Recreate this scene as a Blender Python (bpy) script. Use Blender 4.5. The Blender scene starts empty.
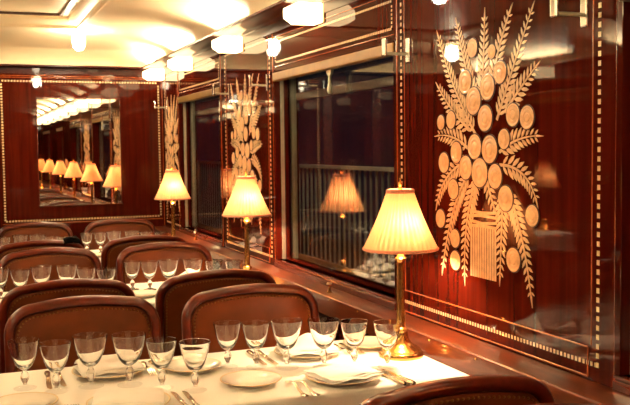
import bpy, bmesh, math, random
from mathutils import Vector, Matrix, noise
random.seed(7)
PI = math.pi
scene = bpy.context.scene
COL = scene.collection

# ------------------------------------------------------------------ materials
def lin(r, g, b):
    f = lambda c: ((c/255+0.055)/1.055)**2.4 if c > 10 else c/255/12.92
    return (f(r), f(g), f(b), 1)

def new_mat(name):
    m = bpy.data.materials.new(name); m.use_nodes = True
    nt = m.node_tree
    return m, nt, nt.nodes['Principled BSDF']

def pmat(name, col, rough=.5, metal=0, coat=0, spec=.5, noise_scale=None, amount=.15, bump=0, sheen=0):
    m, nt, p = new_mat(name)
    p.inputs['Base Color'].default_value = col
    p.inputs['Roughness'].default_value = rough
    p.inputs['Metallic'].default_value = metal
    p.inputs['Coat Weight'].default_value = coat
    p.inputs['Coat Roughness'].default_value = .03
    p.inputs['Specular IOR Level'].default_value = spec
    p.inputs['Sheen Weight'].default_value = sheen
    if noise_scale:
        tc = nt.nodes.new('ShaderNodeTexCoord')
        n = nt.nodes.new('ShaderNodeTexNoise'); n.inputs['Scale'].default_value = noise_scale
        n.inputs['Detail'].default_value = 4
        nt.links.new(tc.outputs['Object'], n.inputs['Vector'])
        r = nt.nodes.new('ShaderNodeValToRGB')
        r.color_ramp.elements[0].position = .3; r.color_ramp.elements[1].position = .7
        r.color_ramp.elements[0].color = tuple(c*(1-amount) for c in col[:3])+(1,)
        r.color_ramp.elements[1].color = tuple(min(1, c*(1+amount)) for c in col[:3])+(1,)
        nt.links.new(n.outputs['Fac'], r.inputs['Fac'])
        nt.links.new(r.outputs['Color'], p.inputs['Base Color'])
        if bump:
            b = nt.nodes.new('ShaderNodeBump'); b.inputs['Strength'].default_value = bump
            b.inputs['Distance'].default_value = .002
            nt.links.new(n.outputs['Fac'], b.inputs['Height'])
            nt.links.new(b.outputs['Normal'], p.inputs['Normal'])
    return m

def wood(name, dark, light, stretch=(60, 60, 2.5), rough=.25, coat=.8, spec=.5, wav=.0):
    m, nt, p = new_mat(name)
    tc = nt.nodes.new('ShaderNodeTexCoord'); mp = nt.nodes.new('ShaderNodeMapping')
    mp.inputs['Scale'].default_value = stretch
    n = nt.nodes.new('ShaderNodeTexNoise'); n.inputs['Scale'].default_value = 1; n.inputs['Detail'].default_value = 6
    n.inputs['Distortion'].default_value = .6
    r = nt.nodes.new('ShaderNodeValToRGB')
    r.color_ramp.elements[0].position = .28; r.color_ramp.elements[1].position = .75
    r.color_ramp.elements[0].color = dark; r.color_ramp.elements[1].color = light
    L = nt.links.new
    L(tc.outputs['Object'], mp.inputs['Vector']); L(mp.outputs['Vector'], n.inputs['Vector'])
    L(n.outputs['Fac'], r.inputs['Fac']); L(r.outputs['Color'], p.inputs['Base Color'])
    p.inputs['Roughness'].default_value = rough
    p.inputs['Coat Weight'].default_value = coat; p.inputs['Coat Roughness'].default_value = .02
    p.inputs['Specular IOR Level'].default_value = spec
    if wav:                                   # slightly uneven hand-rubbed varnish
        n2 = nt.nodes.new('ShaderNodeTexNoise'); n2.inputs['Scale'].default_value = 1; n2.inputs['Detail'].default_value = 2
        mp2 = nt.nodes.new('ShaderNodeMapping'); mp2.inputs['Scale'].default_value = (22, 22, 7)
        b = nt.nodes.new('ShaderNodeBump'); b.inputs['Strength'].default_value = wav; b.inputs['Distance'].default_value = .002
        L(tc.outputs['Object'], mp2.inputs['Vector']); L(mp2.outputs['Vector'], n2.inputs['Vector'])
        L(n2.outputs['Fac'], b.inputs['Height']); L(b.outputs['Normal'], p.inputs['Coat Normal'])
    return m

def glass(name, rough=0.0, ior=1.5, col=(1, 1, 1, 1), clear=0):
    m, nt, p = new_mat(name)
    nt.nodes.remove(p)
    g = nt.nodes.new('ShaderNodeBsdfGlass'); g.inputs['IOR'].default_value = ior
    g.inputs['Roughness'].default_value = rough; g.inputs['Color'].default_value = col
    if clear:
        t = nt.nodes.new('ShaderNodeBsdfTransparent'); mx = nt.nodes.new('ShaderNodeMixShader'); mx.inputs[0].default_value = clear
        nt.links.new(g.outputs[0], mx.inputs[1]); nt.links.new(t.outputs[0], mx.inputs[2]); g = mx
    nt.links.new(g.outputs[0], nt.nodes['Material Output'].inputs['Surface'])
    return m

def thin_glass(name, tint=(1, 1, 1, 1), ior=1.5, boost=0.0, rough=0.0):
    m, nt, p = new_mat(name)
    nt.nodes.remove(p)
    t = nt.nodes.new('ShaderNodeBsdfTransparent'); t.inputs['Color'].default_value = tint
    g = nt.nodes.new('ShaderNodeBsdfGlossy'); g.inputs['Roughness'].default_value = rough
    f = nt.nodes.new('ShaderNodeFresnel'); f.inputs['IOR'].default_value = ior
    a = nt.nodes.new('ShaderNodeMath'); a.operation = 'ADD'; a.inputs[1].default_value = boost; a.use_clamp = True
    mx = nt.nodes.new('ShaderNodeMixShader')
    L = nt.links.new
    ge = nt.nodes.new('ShaderNodeNewGeometry'); iv = nt.nodes.new('ShaderNodeMapRange')      # same Fresnel on both faces of the sheet
    iv.inputs['To Min'].default_value = ior; iv.inputs['To Max'].default_value = 1/ior
    L(ge.outputs['Backfacing'], iv.inputs['Value']); L(iv.outputs[0], f.inputs['IOR'])
    L(f.outputs[0], a.inputs[0]); L(a.outputs[0], mx.inputs[0]); L(t.outputs[0], mx.inputs[1]); L(g.outputs[0], mx.inputs[2])
    L(mx.outputs[0], nt.nodes['Material Output'].inputs['Surface'])
    return m

def emit(name, col, strength):
    m, nt, p = new_mat(name)
    p.inputs['Base Color'].default_value = (.8, .8, .8, 1)
    p.inputs['Emission Color'].default_value = col
    p.inputs['Emission Strength'].default_value = strength
    p.inputs['Roughness'].default_value = .3
    return m

def shade_mat(name):
    m, nt, p = new_mat(name)
    nt.nodes.remove(p)
    L = nt.links.new; N = nt.nodes.new
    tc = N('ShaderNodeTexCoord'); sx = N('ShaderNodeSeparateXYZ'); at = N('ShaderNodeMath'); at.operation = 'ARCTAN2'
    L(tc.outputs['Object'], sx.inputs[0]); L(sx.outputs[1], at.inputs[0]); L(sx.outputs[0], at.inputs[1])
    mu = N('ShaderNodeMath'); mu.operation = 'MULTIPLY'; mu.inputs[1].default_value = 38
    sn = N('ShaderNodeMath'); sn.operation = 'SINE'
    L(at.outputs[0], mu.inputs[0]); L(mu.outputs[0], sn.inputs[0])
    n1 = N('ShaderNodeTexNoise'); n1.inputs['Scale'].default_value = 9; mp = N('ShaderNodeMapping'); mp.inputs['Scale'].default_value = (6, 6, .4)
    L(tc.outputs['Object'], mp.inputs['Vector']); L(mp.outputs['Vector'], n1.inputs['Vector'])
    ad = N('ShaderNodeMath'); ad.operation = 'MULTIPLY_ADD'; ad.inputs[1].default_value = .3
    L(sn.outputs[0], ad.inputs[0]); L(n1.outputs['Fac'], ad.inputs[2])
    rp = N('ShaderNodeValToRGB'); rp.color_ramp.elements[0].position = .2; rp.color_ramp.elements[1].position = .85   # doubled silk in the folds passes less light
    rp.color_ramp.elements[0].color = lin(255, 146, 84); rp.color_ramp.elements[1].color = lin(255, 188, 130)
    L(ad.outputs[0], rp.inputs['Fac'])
    d = N('ShaderNodeBsdfDiffuse'); d.inputs['Color'].default_value = lin(250, 200, 150)
    t = N('ShaderNodeBsdfTranslucent'); L(rp.outputs['Color'], t.inputs['Color'])
    mx = N('ShaderNodeMixShader'); mx.inputs[0].default_value = .06
    L(d.outputs[0], mx.inputs[1]); L(t.outputs[0], mx.inputs[2])
    L(mx.outputs[0], nt.nodes['Material Output'].inputs['Surface'])
    return m

M = {}
M['mahogany'] = wood('polished_mahogany', lin(54, 11, 5), lin(78, 20, 9), (26, 26, 1.4), .3, .62, .0, .09)
M['panel'] = wood('figured_mahogany_veneer', lin(54, 11, 5), lin(84, 22, 9), (30, 30, 1.2), .3, .62, .0, .09)
M['rail'] = wood('mahogany_rail', lin(70, 19, 8), lin(102, 34, 14), (30, 2.5, 30), .25, .9)
M['cornice'] = wood('mahogany_cornice', lin(52, 13, 6), lin(74, 22, 10), (30, 2.5, 30), .3, .08, .22)
M['ledge'] = wood('mahogany_ledge', lin(80, 32, 12), lin(108, 46, 19), (40, 2.2, 40), .4, .4, .15)
M['bead'] = wood('mahogany_bead', lin(140, 62, 26), lin(180, 88, 40), (30, 3, 30), .2, 1)
M['chair_wood'] = wood('chair_mahogany', lin(66, 17, 6), lin(100, 31, 11), (14, 14, 14), .3, .45, .2)
M['leather'] = pmat('brown_leather', lin(92, 42, 15), .42, 0, 0, .14, 9, .22, .25)
M['brass'] = pmat('brass', lin(196, 152, 86), .22, 1, noise_scale=30, amount=.12)
M['valance'] = pmat('old_gold_metal', lin(132, 96, 42), .4, .35, noise_scale=12, amount=.15)
M['nail'] = pmat('brass_nail', lin(120, 84, 44), .4, 1)
M['chrome'] = pmat('nickel_plate', lin(226, 220, 214), .12, 1)
M['steel'] = pmat('brushed_steel', lin(186, 182, 160), .4, .6, noise_scale=40, amount=.1)
M['silver'] = pmat('table_silver', lin(226, 210, 184), .2, 1)
M['cloth'] = pmat('white_linen', lin(251, 247, 238), .85, 0, 0, .2, 300, .03, .2, .1)
M['napkin'] = pmat('white_napkin', lin(248, 244, 236), .85, 0, 0, .2, 400, .03, .25)
M['china'] = pmat('white_china', lin(244, 238, 226), .12, 0, .5)
M['gold'] = pmat('gold_rim', lin(220, 198, 158), .3, .5)
M['ivory'] = pmat('ivory_inlay', lin(236, 204, 156), .22, 0, .6)
M['flower'] = pmat('pale_satin_glass', lin(244, 192, 138), .3, 0, .5, noise_scale=60, amount=.14)
M['outline'] = pmat('dark_inlay_outline', lin(70, 24, 12), .3, 0, .5)
M['leaf'] = pmat('pale_inlaid_leaf', lin(236, 198, 150), .28, 0, .5, noise_scale=40, amount=.15)
M['plaster'] = pmat('cream_enamel_ceiling', lin(246, 226, 184), .45, 0, 0, .4, 3, .03)
M['groove'] = pmat('dark_line_moulding', lin(84, 52, 30), .5)
M['carpet'] = pmat('dark_red_carpet', lin(84, 26, 20), .95, 0, 0, .1, 120, .3, .3)
M['shade'] = shade_mat('cream_silk_shade')
M['trim'] = pmat('pink_braid', lin(240, 158, 128), .8, noise_scale=200, amount=.2, bump=.4)
M['bulb'] = emit('warm_bulb', lin(255, 205, 130), 30)
M['sconce'] = emit('lit_frosted_glass', lin(255, 216, 156), 3.6)
M['goblet'] = glass('crystal_glass', 0, 1.5)
M['foot'] = glass('crystal_foot', 0, 1.45, clear=.86)
M['stem'] = glass('crystal_stem', 0, 1.45, clear=.2)
M['pane'] = thin_glass('window_pane', (.85, .88, .85, 1), 1.5, .05)
M['mirror'] = pmat('silvered_mirror', (.86, .84, .8, 1), .01, 1)
M['black'] = pmat('black_felt', lin(14, 11, 10), .95, 0, 0, .05, noise_scale=80, amount=.3)
M['iron'] = pmat('painted_iron', lin(176, 170, 150), .5, noise_scale=8, amount=.15)
M['ground'] = pmat('dark_platform_paving', lin(40, 38, 36), .8, noise_scale=5, amount=.3)
M['uplight'] = emit('bright_upper_lens', lin(255, 228, 176), 85)
M['lantern'] = emit('lit_lantern_glass', lin(255, 236, 198), 85)

# ------------------------------------------------------------------ mesh helpers
class MB:
    def __init__(self): self.b = bmesh.new()
    def box(self, x0, x1, y0, y1, z0, z1, bev=0, rot=None, mi=0):
        b = self.b
        r = bmesh.ops.create_cube(b, size=1)
        vs = r['verts']
        bmesh.ops.scale(b, vec=(x1-x0, y1-y0, z1-z0), verts=vs)
        if bev:
            es = list({e for v in vs for e in v.link_edges})
            rr = bmesh.ops.bevel(b, geom=es, offset=bev, segments=2, profile=.6, affect='EDGES')
            vs = list({v for f in rr['faces'] for v in f.verts} | {v for v in vs if v.is_valid})
            vs = self._island(vs[0])
        if rot is not None: bmesh.ops.transform(b, matrix=rot, verts=vs)
        bmesh.ops.translate(b, vec=((x0+x1)/2, (y0+y1)/2, (z0+z1)/2), verts=vs)
        if mi:
            for f in {f for v in vs for f in v.link_faces}: f.material_index = mi
        return self
    def _island(self, v):
        seen = {v}; st = [v]
        while st:
            u = st.pop()
            for e in u.link_edges:
                o = e.other_vert(u)
                if o not in seen: seen.add(o); st.append(o)
        return list(seen)
    def lathe(self, prof, n=32, at=(0, 0, 0), axis='z', ripple=None, closed=False):
        b = self.b; rings = []
        for k, (r, z) in enumerate(prof):
            if r < 1e-6:
                ring = [b.verts.new(self._ax(0, 0, z, axis, at))]
            else:
                ring = []
                for i in range(n):
                    a = 2*PI*i/n
                    q = r*(1+(ripple(a, k) if ripple else 0))
                    ring.append(b.verts.new(self._ax(q*math.cos(a), q*math.sin(a), z, axis, at)))
            rings.append(ring)
        pairs = list(zip(rings, rings[1:]))
        if closed: pairs.append((rings[-1], rings[0]))
        for A, B in pairs:
            if len(A) == 1 and len(B) == 1: continue
            for i in range(n):
                j = (i+1) % n
                if len(A) == 1: f = (A[0], B[j], B[i])
                elif len(B) == 1: f = (A[i], A[j], B[0])
                else: f = (A[i], A[j], B[j], B[i])
                try: b.faces.new(f)
                except ValueError: pass
        return self
    def _ax(self, x, y, z, axis, at):
        if axis == 'z': p = (x, y, z)
        elif axis == 'x': p = (z, x, y)
        elif axis == '-x': p = (-z, y, x)
        else: p = (y, z, x)
        return (p[0]+at[0], p[1]+at[1], p[2]+at[2])
    def tube(self, pts, r, n=8, caps=True):
        b = self.b; rings = []; pts = [Vector(p) for p in pts]
        rs = r if isinstance(r, (list, tuple)) else [r]*len(pts)
        up = None
        for i, p in enumerate(pts):
            t = (pts[min(i+1, len(pts)-1)]-pts[max(i-1, 0)]).normalized()
            if up is None:
                up = Vector((0, 0, 1)) if abs(t.z) < .9 else Vector((1, 0, 0))
            s = t.cross(up).normalized(); up = s.cross(t).normalized()
            rings.append([b.verts.new(p+(s*math.cos(2*PI*k/n)+up*math.sin(2*PI*k/n))*rs[i]) for k in range(n)])
        for A, B in zip(rings, rings[1:]):
            for k in range(n): b.faces.new((A[k], A[(k+1) % n], B[(k+1) % n], B[k]))
        if caps: b.faces.new(rings[0][::-1]); b.faces.new(rings[-1])
        return self
    def loft(self, secs, close_sec=True, caps=False, close_path=False):
        b = self.b; R = [[b.verts.new(p) for p in s] for s in secs]
        pr = list(zip(R, R[1:]))
        if close_path: pr.append((R[-1], R[0]))
        n = len(R[0])
        for A, B in pr:
            for k in range(n if close_sec else n-1):
                b.faces.new((A[k], A[(k+1) % n], B[(k+1) % n], B[k]))
        if caps: b.faces.new(R[0][::-1]); b.faces.new(R[-1])
        return self
    def prism(self, outline, depth, frame):
        """outline 2D list extruded; frame(u,v,w)->point"""
        b = self.b
        A = [b.verts.new(frame(u, v, 0)) for u, v in outline]; B = [b.verts.new(frame(u, v, depth)) for u, v in outline]
        n = len(A)
        for k in range(n): b.faces.new((A[k], A[(k+1) % n], B[(k+1) % n], B[k]))
        b.faces.new(A[::-1]); b.faces.new(B)
        return self
    def build(self, name, mat, parent=None, smooth=None, kind=None, loc=None):
        b = self.b
        bmesh.ops.recalc_face_normals(b, faces=b.faces[:])
        me = bpy.data.meshes.new(name); b.to_mesh(me); b.free()
        for m in (mat if isinstance(mat, (list, tuple)) else [mat]): me.materials.append(m)
        if smooth is not None:
            for p in me.polygons: p.use_smooth = True
            if smooth < 180:
                try: me.set_sharp_from_angle(angle=math.radians(smooth))
                except Exception: pass
        o = bpy.data.objects.new(name, me); COL.objects.link(o)
        if parent: o.parent = parent
        if kind: o['kind'] = kind
        if loc: o.location = loc
        return o

def tag(o, label, cat, group=None):
    o['label'] = label; o['category'] = cat
    if group: o['group'] = group
    return o
def empty(name, loc=(0, 0, 0), rz=0):
    o = bpy.data.objects.new(name, None); COL.objects.link(o)
    o.location = loc; o.rotation_euler = (0, 0, rz); o.empty_display_size = .05
    return o
def kids(o): return [c for c in bpy.data.objects if c.parent == o]
def copy_tree(o, parent=None):
    c = o.copy(); COL.objects.link(c)
    if parent: c.parent = parent
    for ch in kids(o): copy_tree(ch, c)
    return c
def place(o, loc, rz=0):
    o.location = loc; o.rotation_euler = (0, 0, rz); return o

# ------------------------------------------------------------------ dimensions
W = 1.65            # right wall face
LW = -1.65          # left wall face
D = 7.83            # end wall face
BK = -6.4           # wall behind
TBL = .72           # top of the cloth
TC = [2.8156 + 1.8484*k for k in range(3)]          # table centres
ZT = TC[0]-1.8484
WIN = [(3.27, 4.79), (5.92, 7.17), (.62, 1.935), (-1.6, -.6), (-4.6, -3.0)]     # window openings along the wall
ZS, ZH = .835, 1.90
ZL = .79

# ------------------------------------------------------------------ shell
MB().box(LW-.2, W+.1, BK-.1, D+.1, -.06, 0).build('floor', M['carpet'], kind='structure')

def side_wall(name, s, face, wins):
    out = face + s*.14
    def bx(m, xa, xb, *r): m.box(min(xa, xb), max(xa, xb), *r)
    m = MB()
    bx(m, face+s*.01, out, BK, D, 0, ZS)
    bx(m, face+s*.01, out, BK, D, ZH, 2.32)
    ys = sorted(wins); prev = BK
    for a, b_ in ys:
        bx(m, face+s*.01, out, prev, a, ZS, ZH); prev = b_
    bx(m, face+s*.01, out, prev, D, ZS, ZH)
    return m.build(name, M['mahogany'], kind='structure')
side_wall('wall_right', 1, W, WIN)
side_wall('wall_left', -1, LW, WIN)
MB().box(LW, W+.14, D+.01, D+.12, 0, 2.3).build('wall_end', M['mahogany'], kind='structure')
MB().box(LW, W+.14, BK-.12, BK, 0, 2.3).build('wall_back', M['mahogany'], kind='structure')

# tray ceiling: one mitred surface of nested rectangles
def rect_ring(x0, x1, y0, y1, o, z): return [(x0+o, y0+o, z), (x1-o, y0+o, z), (x1-o, y1-o, z), (x0+o, y1-o, z)]
X0, X1, Y0, Y1 = LW+.012, W-.012, BK+.012, D-.012
rings = [rect_ring(X0-.1, X1+.1, Y0-.1, Y1+.1, 0, 2.20), rect_ring(X0, X1, Y0, Y1, 0, 2.19)]
for k in range(1, 15):
    t = k/14
    rings.append(rect_ring(X0, X1, Y0, Y1, .755*(1-math.cos(t*PI/2)), 2.19+.215*math.sin(t*PI/2)))
for o, z in ((0.757, 2.395), (0.777, 2.390), (0.797, 2.395), (0.802, 2.415), (0.822, 2.425), (0.852, 2.440), (0.867, 2.455), (0.872, 2.475), (0.892, 2.480), (0.912, 2.475), (0.917, 2.485)):
    rings.append(rect_ring(X0, X1, Y0, Y1, o, z))
m = MB(); m.loft(rings)
m.b.faces.new([v for v in m.b.verts][-4:])
m.build('ceiling', M['plaster'], smooth=25, kind='structure')
m = MB()
m.loft([rect_ring(X0, X1, Y0, Y1, o, z) for o, z in ((.914, 2.484), (.914, 2.468), (.934, 2.468), (.934, 2.484))])
m.build('trim_1', M['groove'], kind='structure')
MB().box(LW-.2, W+.2, BK-.2, D+.2, 2.56, 2.6).build('roof', M['groove'], kind='structure')

# cornices
def cornice(name, pts, a, b_, kind):
    m = MB()
    m.loft([[f(p, t) for p in pts] for t in (a, b_) for f in (kind,)], caps=True)
    return m.build(name, M['cornice'], smooth=30, kind='structure')
CP = [(.0, 2.118), (.004, 2.118), (.006, 2.166), (.012, 2.1705), (.03, 2.172), (.035, 2.1705), (.06, 2.1705), (.065, 2.173), (.15, 2.173), (.155, 2.1705), (.185, 2.168), (.196, 2.170), (.196, 2.181), (.185, 2.184), (.0, 2.186)]
cornice('trim_2', [(W-d, z) for d, z in CP], BK, D, lambda p, t: (p[0], t, p[1]))
cornice('trim_3', [(LW+d, z) for d, z in CP], BK, D, lambda p, t: (p[0], t, p[1]))
cornice('trim_4', [(D-d*.62, z) for d, z in CP], LW, W, lambda p, t: (t, p[0], p[1]))

# window ledges: top, rounded nose and front apron
def ledge(name, face, s):
    f = lambda d, z: (face-s*d, z)
    pr = [f(0, .70), f(.124, .70), f(.124, .780), f(.1225, .786), f(.118, .7895), f(.0, .792)]
    m = MB(); m.loft([[(x, t, z) for x, z in pr] for t in (BK, D)], caps=True)
    o = m.build(name, M['ledge'], smooth=30, kind='structure')
    m = MB()
    y = .6
    while y < 7.6:
        m.lathe([(.0, .003), (.003, .0025), (.0045, 0), (.0045, -.002)], 10, (face-s*.126+.0*s, y, .777), '-x' if s > 0 else 'x'); y += .31
    m.build('screw_heads', M['brass'], o, 40)
ledge('trim_5', W, 1); ledge('trim_6', LW, -1)

# ------------------------------------------------------------------ inlay strips: rows of small ivory tesserae set in the veneer
def dashes(m, p0, p1, w, nrm, pitch=.0165, fill=.56, t=.0012):
    p0 = Vector(p0); p1 = Vector(p1); d = p1-p0; n = max(1, int(d.length/pitch)); d.normalize()
    side = d.cross(Vector(nrm)).normalized(); nv = Vector(nrm)
    for i in range(n):
        c = p0+d*(pitch*(i+.5))
        a = d*(pitch*fill/2); s = side*(w/2)
        vs = [m.b.verts.new(c+q+nv*h) for h in (-.001, t) for q in (-a-s, a-s, a+s, -a+s)]
        for f in ((4, 5, 6, 7), (0, 1, 5, 4), (1, 2, 6, 5), (2, 3, 7, 6), (3, 0, 4, 7)): m.b.faces.new([vs[k] for k in f])
def bead(m, p0, p1, r=.004): m.tube([p0, p1], r, 8)

# ------------------------------------------------------------------ marquetry bouquet, modelled in wall coordinates (y across, z up)
FL = [(0.055, 1.804, 0.032), (-0.066, 1.779, 0.024), (-0.115, 1.707, 0.037), (0.104, 1.691, 0.042), (-0.039, 1.663, 0.043), (0.049, 1.622, 0.047), (-0.025, 1.56, 0.044), (-0.189, 1.565, 0.037), (-0.266, 1.554, 0.037), (0.273, 1.555, 0.027), (0.2, 1.562, 0.032), (0.041, 1.464, 0.043), (-0.053, 1.455, 0.047), (-0.139, 1.488, 0.033), (0.252, 1.407, 0.037), (0.164, 1.445, 0.038), (0.1, 1.391, 0.042), (0.009, 1.375, 0.05), (-0.086, 1.365, 0.041), (0.185, 1.312, 0.036), (0.278, 1.199, 0.034), (-0.148, 1.294, 0.042), (-0.295, 1.247, 0.034), (0.174, 1.134, 0.033), (0.172, 1.054, 0.035), (-0.193, 1.097, 0.039)]
FR = [[(0.038, 1.505), (0.2, 1.67), (0.3, 1.878)], [(0.032, 1.59), (0.123, 1.77), (0.164, 1.904)], [(0.0, 1.623), (-0.013, 1.757), (-0.019, 1.91)], [(-0.062, 1.653), (-0.091, 1.782), (-0.172, 1.904)], [(-0.092, 1.552), (-0.178, 1.709), (-0.29, 1.895)], [(-0.138, 1.576), (-0.233, 1.657), (-0.317, 1.715)], [(0.077, 1.523), (0.214, 1.598), (0.302, 1.691)], [(-0.109, 1.446), (-0.212, 1.5), (-0.328, 1.495)], [(-0.109, 1.403), (-0.266, 1.405), (-0.314, 1.288)], [(0.091, 1.46), (0.201, 1.518), (0.31, 1.506)], [(0.078, 1.418), (0.266, 1.38), (0.312, 1.247)], [(0.078, 1.376), (0.216, 1.253), (0.269, 1.007)], [(0.039, 1.349), (0.125, 1.204), (0.113, 0.99)], [(-0.127, 1.321), (-0.121, 1.188), (-0.11, 1.02)], [(-0.156, 1.322), (-0.246, 1.198), (-0.289, 0.977)], [(-0.025, 1.378), (-0.049, 1.301), (-0.092, 1.236)], [(.03, 1.38), (.05, 1.31), (.055, 1.235)]]
def wallp(y, z, h): return (-h, y, z)
def make_bouquet(parent):
    # stem bundle
    m = MB()
    n = 11
    for k in range(n):
        y = .076-.166*(k+.5)/n
        w = .166/n*.36
        m.prism([(y-w, 1.012), (y+w, 1.012), (y+w*.9, 1.19), (y-w*.9, 1.19)], .0016, wallp)
    root = m.build('bouquet', M['leaf'], parent)
    m = MB()
    for z, tl in ((1.19, .004), (1.207, -.005), (1.224, .006), (1.241, -.003)):
        m.prism([(.078, z-.005), (0, z-.007+tl), (-.092, z-.004), (-.092, z+.005), (0, z+.004+tl), (.078, z+.005)], .0022, wallp)
    m.build('ribbon', M['flower'], root)
    for y, z, r in FL:
        pr = [(r, 0), (r, .0022), (r*.93, .003), (r*.84, .0028), (r*.8, .0016), (r*.74, .0016), (r*.7, .003), (r*.52, .0034), (r*.48, .0018), (r*.4, .0018), (r*.36, .0034), (r*.15, .004), (0, .004)]
        m = MB(); m.lathe([(r*1.1, -.001), (r*1.1, .0006), (r, .0007)]+pr[1:], 28, (0, 0, 0), '-x')
        for fc in m.b.faces:
            if math.hypot(fc.calc_center_median().y, fc.calc_center_median().z) > r*.99: fc.material_index = 1
        m.build('flower', [M['flower'], M['outline']], root, 40, loc=(-.0030, y, z))
    for ci, (p0, pc, p1) in enumerate(FR):
        hh = .0004+.0005*(ci % 4)
        p0, pc, p1 = Vector(p0), Vector(pc), Vector(p1)
        f = lambda t: p0*(1-t)**2+pc*2*t*(1-t)+p1*t*t
        df = lambda t: ((pc-p0)*(1-t)+(p1-pc)*t).normalized()
        length = sum((f((k+1)/20)-f(k/20)).length for k in range(20))
        m = MB()
        A = []; B = []
        for k in range(17):
            t = k/16; q = f(t); d = df(t); s = Vector((-d.y, d.x)); w = .0042*(1-t)+.0012
            A.append(q+s*w); B.append(q-s*w)
        m.prism([tuple(q) for q in A+B[::-1]], .0016+hh, wallp)
        nl = max(5, int(length/.0235))
        for k in range(nl):
            t = .06+.94*k/nl; q = f(t); d = df(t)
            ll = .054*(1-.72*t**1.6)*min(1, length/.3+.3)*(.75 if t < .12 else 1)
            for sg in (-1, 1):
                s = Vector((-d.y, d.x))*sg
                ax = (d*.72+s*.7).normalized(); nn = Vector((-ax.y, ax.x)); o = q+s*.004
                lf = [o, o+ax*ll*.3+nn*ll*.14, o+ax*ll*.65+nn*ll*.14, o+ax*ll, o+ax*ll*.65-nn*ll*.14, o+ax*ll*.3-nn*ll*.14]
                m.prism([tuple(v) for v in lf], .0008+hh+.00012*(k % 2), wallp)
        tip = f(1); d = df(1); s = Vector((-d.y, d.x))
        m.prism([tuple(v) for v in (tip-d*.015-s*.004, tip-d*.015+s*.004, tip+d*.022)], .0012+hh, wallp)
        m.build('fern_frond', M['leaf'], root)
    return root

# right-hand wall panels
def wall_panel(y0, y1, inl0, inl1, label, beads=True, inlay_bottom=True, face=W, s=1):
    e = empty('wall_panel', (face, (y0+y1)/2, 0))
    yc = (y0+y1)/2; n = (-s, 0, 0)
    m = MB(); m.box(0, .0098, y0-yc, y1-yc, ZL+.003, 2.118, .002)
    if s < 0: bmesh.ops.scale(m.b, vec=(-1, 1, 1), verts=m.b.verts[:])
    m.build('veneer', M['panel'], e)
    m = MB()
    for y in (inl0, inl1):
        if y is not None: dashes(m, (0, y-yc, .83), (0, y-yc, 2.1), .011, n, .0265, .55)
    a = inl0 if inl0 is not None else y0+.01; b_ = inl1 if inl1 is not None else y1-.01
    if inlay_bottom: dashes(m, (0, a-yc, .842), (0, b_-yc, .842), .0125, n, .0172, .5)
    dashes(m, (0, a-yc, 2.09), (0, b_-yc, 2.09), .011, n, .0165, .56)
    m.build('inlay_border', M['ivory'], e)
    m = MB()
    for z in (.887, .802): bead(m, (0, a+.042-yc, z), (0, b_+.03-yc, z), .0032)
    bead(m, (0, a+.042-yc, .802), (0, a+.042-yc, .887), .003)
    bead(m, (0, a+.028-yc, .895), (0, a+.028-yc, 2.11), .0022); bead(m, (0, b_-.028-yc, .887), (0, b_-.028-yc, 2.11), .0022)
    bead(m, (0, y0+.006-yc, .80), (0, y0+.006-yc, 2.11), .0035); bead(m, (0, y1-.006-yc, .80), (0, y1-.006-yc, 2.11), .0035)
    m.build('bead_moulding', M['bead'], e, 60)
    return tag(e, label, 'wall panel', 'mahogany bouquet panels on the right wall' if s > 0 else 'mahogany panels of the left wall')
p1 = wall_panel(1.94, 3.262, 2.018, 3.219, 'large glossy mahogany wall panel with a pale flower bouquet, right of the nearest lamp')
bq = make_bouquet(p1); bq.location = (0, 2.62-(1.94+3.262)/2, 0)
p2 = wall_panel(4.80, 5.912, 4.868, 5.80, 'glossy mahogany wall panel with flower bouquet between the two big windows, behind the middle lamp')
b2 = copy_tree(bq, p2); b2.location = (0, 5.36-(4.80+5.912)/2, 0)
p3 = wall_panel(7.18, 7.828, None, 7.72, 'narrow mahogany wall panel with flower bouquet in the far corner beside the end wall')
b3 = copy_tree(bq, p3); b3.location = (0, 7.47-(7.18+7.828)/2, 0); b3.scale = (1, .82, 1)
q1 = wall_panel(1.94, 3.262, 2.018, 3.219, 'mahogany bouquet panel on the left wall opposite the nearest table', face=LW, s=-1)
q2 = wall_panel(4.80, 5.912, 4.868, 5.80, 'mahogany bouquet panel on the left wall opposite the middle table', face=LW, s=-1)
for q in (q1, q2):
    bb = copy_tree(bq, q); bb.location = (0, 0, 0); bb.rotation_euler = (0, 0, PI)
wall_panel(7.18, 7.828, None, 7.72, 'plain mahogany panel on the left wall in the far corner', face=LW, s=-1)

# friezes above the windows (inlaid rectangles)
def frieze(y0, y1, face, s, label):
    yc = (y0+y1)/2
    e = empty('frieze_panel', (face, yc, 0)); n = (-s, 0, 0)
    m = MB(); m.box(0, .0098, y0-yc, y1-yc, ZH+.003, 2.118, .002)
    if s < 0: bmesh.ops.scale(m.b, vec=(-1, 1, 1), verts=m.b.verts[:])
    m.build('veneer', M['panel'], e)
    a, b_ = y0+.035-yc, y1-.035-yc
    m = MB()
    dashes(m, (0, a, 1.95), (0, b_, 1.95), .011, n, .0165); dashes(m, (0, a, 2.062), (0, b_, 2.062), .010, n, .0165)
    dashes(m, (0, a, 1.95), (0, a, 2.062), .010, n, .0165); dashes(m, (0, b_, 1.95), (0, b_, 2.062), .010, n, .0165)
    m.build('inlay_border', M['ivory'], e)
    m = MB(); bead(m, (0, a-.02, 1.925), (0, b_+.02, 1.925), .003); bead(m, (0, a-.02, 2.09), (0, b_+.02, 2.09), .003)
    m.build('bead_moulding', M['bead'], e, 60)
    tag(e, label, 'frieze panel', 'inlaid friezes above the windows')
frieze(3.266, 4.796, W, 1, 'inlaid mahogany frieze above the large window behind the nearest lamp')
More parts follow.
